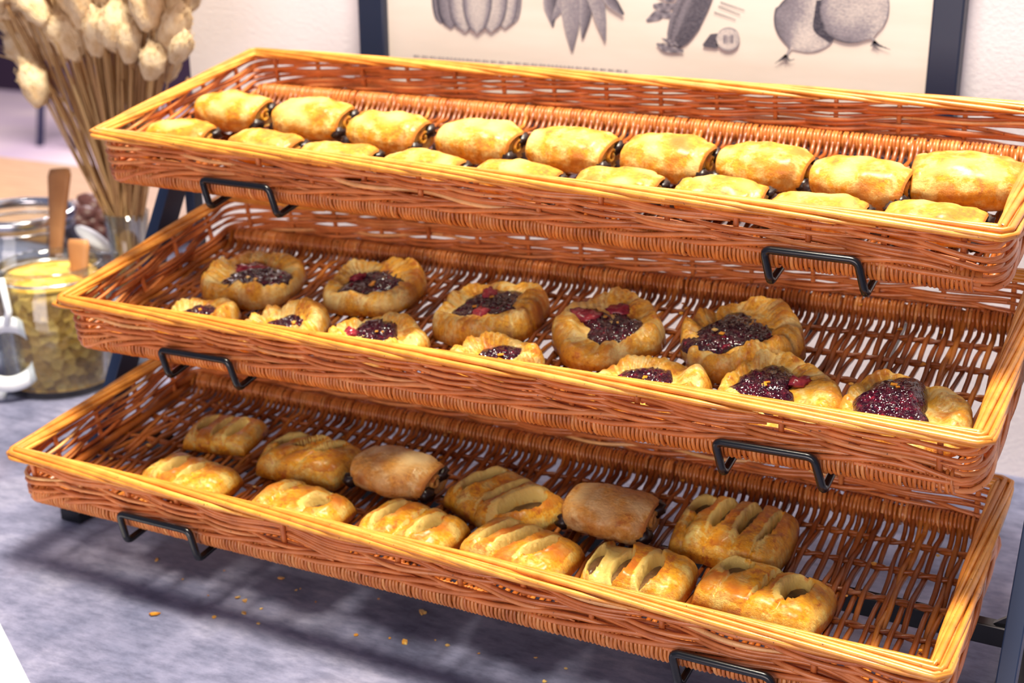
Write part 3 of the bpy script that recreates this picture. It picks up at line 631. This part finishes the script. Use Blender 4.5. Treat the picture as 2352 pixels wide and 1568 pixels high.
def spoon(p_bot, p_top, w0, w1, th, label):
    p_bot, p_top = np.array(p_bot), np.array(p_top); b = MB(); n = 14; V = []; ax = p_top-p_bot; ax /= np.linalg.norm(ax)
    s_ = np.cross(ax, [0, 1, 0]); s_ /= np.linalg.norm(s_); f_ = np.cross(s_, ax)
    root_loc = p_bot
    for i in range(n):
        t = i/(n-1); wv = w0+(w1-w0)*t**1.3; c = (p_top-p_bot)*t
        if i == n-1: wv *= .8
        for a in range(12):
            q = 2*math.pi*a/12; V.append(c+s_*wv*math.copysign(abs(math.cos(q))**.6, math.cos(q))+f_*th*math.sin(q))
    F = [(i*12+a, i*12+(a+1) % 12, (i+1)*12+(a+1) % 12, (i+1)*12+a) for i in range(n-1) for a in range(12)]+[tuple(range(12))[::-1], tuple((n-1)*12+a for a in range(12))]
    b.add(V, F); o = b.build('wooden_spoon', M_SPOON, loc=root_loc); tag(o, label, 'spoon', 'wooden spoons in the jars')
spoon(at(185, 700, 1, .372), at(180, 550, 1, .385), .009, .017, .005, 'short wooden spoon standing in the oat flake jar')
spoon(at(128, 590, 1, .46), at(137, 388, 1, .50), .010, .021, .005, 'tall wooden spoon standing in the wide jar behind')
# clear jar lid seen between vase and spoons
jx = at(215, 600, 1, .50); j3 = jar(jx[0], .50, .050, jx[2]-TZ+.01, .05, M_WHITE, 'small clear glass jar with a tilted white lid, left of the vase')
b = MB(); p = at(215, 548, 1, .47)-np.array([jx[0], .50, TZ]); b.ell(p, (.030, .012, .0075), 18, 8, R=Matrix.Rotation(.45, 3, 'Y')); b.build('tilted_lid', M_RUBBER, j3)
# dark loaf and board behind
p = at(196, 470, 1, .66); bl = empty('fruit_bowl', 'bowl of dark brown dried fruit behind the jars, out of focus', 'bowl', loc=(p[0], .66, TZ))
b = MB(); b.lathe([(0, 0), (.035, 0), (.050, .04), (.058, .085), (.054, .085), (.045, .04), (0, .01)]); b.build('bowl_body', flat('dark_bowl', (.10, .045, .04), .5), bl)
b = MB(); rn = random.Random(3)
for i in range(46):
    a, r = rn.uniform(0, 6.28), .046*math.sqrt(rn.random()); b.ell((r*math.cos(a), r*math.sin(a), .085+.045*(1-(r/.046)**2)+rn.uniform(-.008, .010)), (.017, .014, .012), 10, 7, bump=.3, fr=80)
tag(b.build('dried_fruit', flat('dark_dried_fruit', (.11, .04, .035), .45), bl), kind='stuff')
b = MB(); b.box((-1.47, 1.03, -.001), (.50, .20, .013)); o = b.build('wooden_board', M_WOOD, smooth=False, bevel=.004); o.rotation_euler = (0, 0, 0)
tag(o, 'thick pale wooden board lying at the back of the counter', 'board')
# vase and dried grasses
VX, VY = at(296, 560, 1, .46)[0], .46
vz = at(296, 487, 1, .46)[2]
va = empty('glass_vase', 'narrow clear glass vase holding the dried grasses', 'vase', loc=(VX, VY, TZ)); hv = vz-TZ
b = MB(); b.lathe([(0, 0), (.026, 0), (.030, .004), (.020, hv*.3), (.0215, hv*.7), (.027, hv), (.025, hv), (.019, hv*.7), (.0175, hv*.3), (.026, .012), (0, .012)]); b.build('vase_body', M_GLASS, va)
bq = empty('dried_grass_bunch', 'bunch of dried cream bunny-tail grasses standing in the glass vase', 'dried flowers', loc=(VX, VY, TZ+.02))
base = np.array([VX, VY, TZ+.02])
mh = M_('dried_grass_head'); mh.set(Base_Color=mh.ramp(mh.noise(90, 4), [(.3, (.76, .50, .24)), (.65, (.95, .76, .50))]), Roughness=.9); mh.bump(mh.noise(700, 3, (1, 1, .3)), 1, .003)
mst = M_('dried_stems'); g = mst.n('ShaderNodeNewGeometry'); mst.set(Base_Color=mst.ramp(g.outputs['Random Per Island'], [(0, (.34, .17, .065)), (.5, (.54, .32, .13)), (1, (.66, .44, .19))]), Roughness=.7)
hb = MB(); hb.ell((0, 0, 0), (.0130, .0130, .0215), 16, 12, bump=.25)
# bristles give the head a fuzzy edge
rn = random.Random(8)
for i in range(70):
    t = rn.uniform(.15, 2.9); ph = rn.uniform(0, 6.28); d = np.array([math.sin(t)*math.cos(ph), math.sin(t)*math.sin(ph), math.cos(t)]); p0_ = d*np.array([.012, .012, .020]); p1_ = p0_+d*.003+np.array([0, 0, .005])
    hb.tube([p0_, p1_], [.0005, .0001], 3, ref=(.3, .5, .8))
head0 = hb.build('seed_head', mh.m, bq); first = [True]
sm = MB()
rn = random.Random(21)
spec = [(55, 115, 1.55, -1.15), (135, 72, 1.1, -.5), (215, 92, 1.45, -.05), (298, 92, 1.1, .1), (372, 95, 1.3, .45), (350, 140, 1.1, .2), (245, 62, 1.0, .3), (75, 12, 1.2, -.8), (190, 25, 1.1, -.3), (265, 30, 1.2, .15), (390, 155, .9, .6), (120, 125, .9, -.9), (30, 60, 1.2, -1.0), (330, 50, 1.2, .3), (400, 60, 1.2, .6), (160, -10, 1.2, -.4), (235, -20, 1.2, 0), (310, -15, 1.2, .2), (380, 5, 1.2, .5), (430, -20, 1.1, .7), (20, -15, 1.1, -.9), (100, -45, 1.1, -.6), (415, 110, .9, .6)]
while len(spec) < 98:
    x_ = rn.uniform(-40, 440); spec.append((x_, rn.uniform(-150, 85) if 60 < x_ < 400 else rn.uniform(-150, 20), rn.uniform(1.2, 1.6), (x_-230)/400+rn.gauss(0, .25)))
for px, py, sc, le in spec:
    px = min(445, max(-90, px)); y = VY+rn.uniform(-.055, .055); pt = at(px, py, 1, y); h = pt-base
    if first[0]: o = head0; first[0] = False
    else: o = head0.copy(); COL.objects.link(o); o.parent = bq
    o.location = h; o.scale = (sc, sc, sc*rn.uniform(.9, 1.15)); o.rotation_euler = (rn.uniform(-.3, .3), le if abs(le) > .01 else 0, 0)
    m0 = np.array([rn.uniform(-.012, .012), rn.uniform(-.012, .012), hv*.0+.0]); m1 = np.array([m0[0]*.7, m0[1]*.7, hv*.55]); m2 = m1*np.array([1, 1, 1])+np.array([h[0]*.10, h[1]*.10, .05])
    a_ = np.array([-math.sin(le)*-1, 0, math.cos(le)])
    tail = h-a_*.016*sc
    tt = np.linspace(0, 1, 12)[:, None]; c3 = tail-a_*.04
    pts = (1-tt)**3*m2+3*(1-tt)**2*tt*(m2+np.array([h[0]*.2, h[1]*.2, .05]))+3*(1-tt)*tt**2*c3+tt**3*tail
    sm.tube(np.vstack([[m0], [m1], pts]), rn.uniform(.0009, .0016), 5, ref=(.2, 1, .1))
for i in range(110):   # bare stems and leaves
    pt = at(rn.gauss(260, 75), rn.uniform(-60, 200), 1, VY+rn.uniform(-.04, .04))-base; m0 = np.array([rn.uniform(-.013, .013), rn.uniform(-.013, .013), 0]); m1 = np.array([m0[0]*.8, m0[1]*.8, hv*.6])
    tt = np.linspace(0, 1, 9)[:, None]; c = np.array([pt[0]*.45, pt[1]*.4, pt[2]*.7]); sm.tube(np.vstack([[m0], (1-tt)**2*m1+2*(1-tt)*tt*c+tt**2*pt]), rn.uniform(.0008, .0018), 5, ref=(.2, 1, .1))
# one drooping stem on the left
q = [at(x, y, 1, .44)-base for x, y in ((195, 300), (150, 235), (90, 170), (30, 135), (-40, 118))]; q = [np.array([0, 0, 0]), np.array([-.005, 0, hv*.8])]+q
sm.tube(fillet(q, .02, 4), .0009, 5, ref=(.2, 1, .1))
tag(sm.build('stems', mst.m, bq), kind='stuff')
o = head0.copy(); COL.objects.link(o); o.parent = bq; o.location = at(78, 190, 1, .42)-base; o.scale = (1.3, 1.3, 1.35); o.rotation_euler = (0, -.3, 0)
# ------------------------------------------------------------------ far furniture
mcb = flat('dark_blue_chair', (.03, .035, .10), .6)
p = at(172, 330, 2, -.9); ch = empty('stool', 'dark blurred stool standing on the pink floor far behind the dried grasses', 'stool', loc=(p[0], p[1], -.9))
for lx in (-.1, .1):
    for ly in (-.1, .1):
        b = MB(); b.tube([(lx*1.3, ly*1.3, 0), (lx*.6, ly*.6, .72)], .02, 8, ref=(1, 0, 0)); b.build('leg', mcb, ch)
b = MB(); b.lathe([(0, .72), (.14, .72), (.15, .74), (.15, .77), (.13, .79), (0, .79)]); b.build('seat', mcb, ch)
b = MB(); b.lathe([(.10, .25), (.12, .25), (.12, .27), (.10, .27), (.10, .25)]); b.build('foot_ring', mcb, ch)
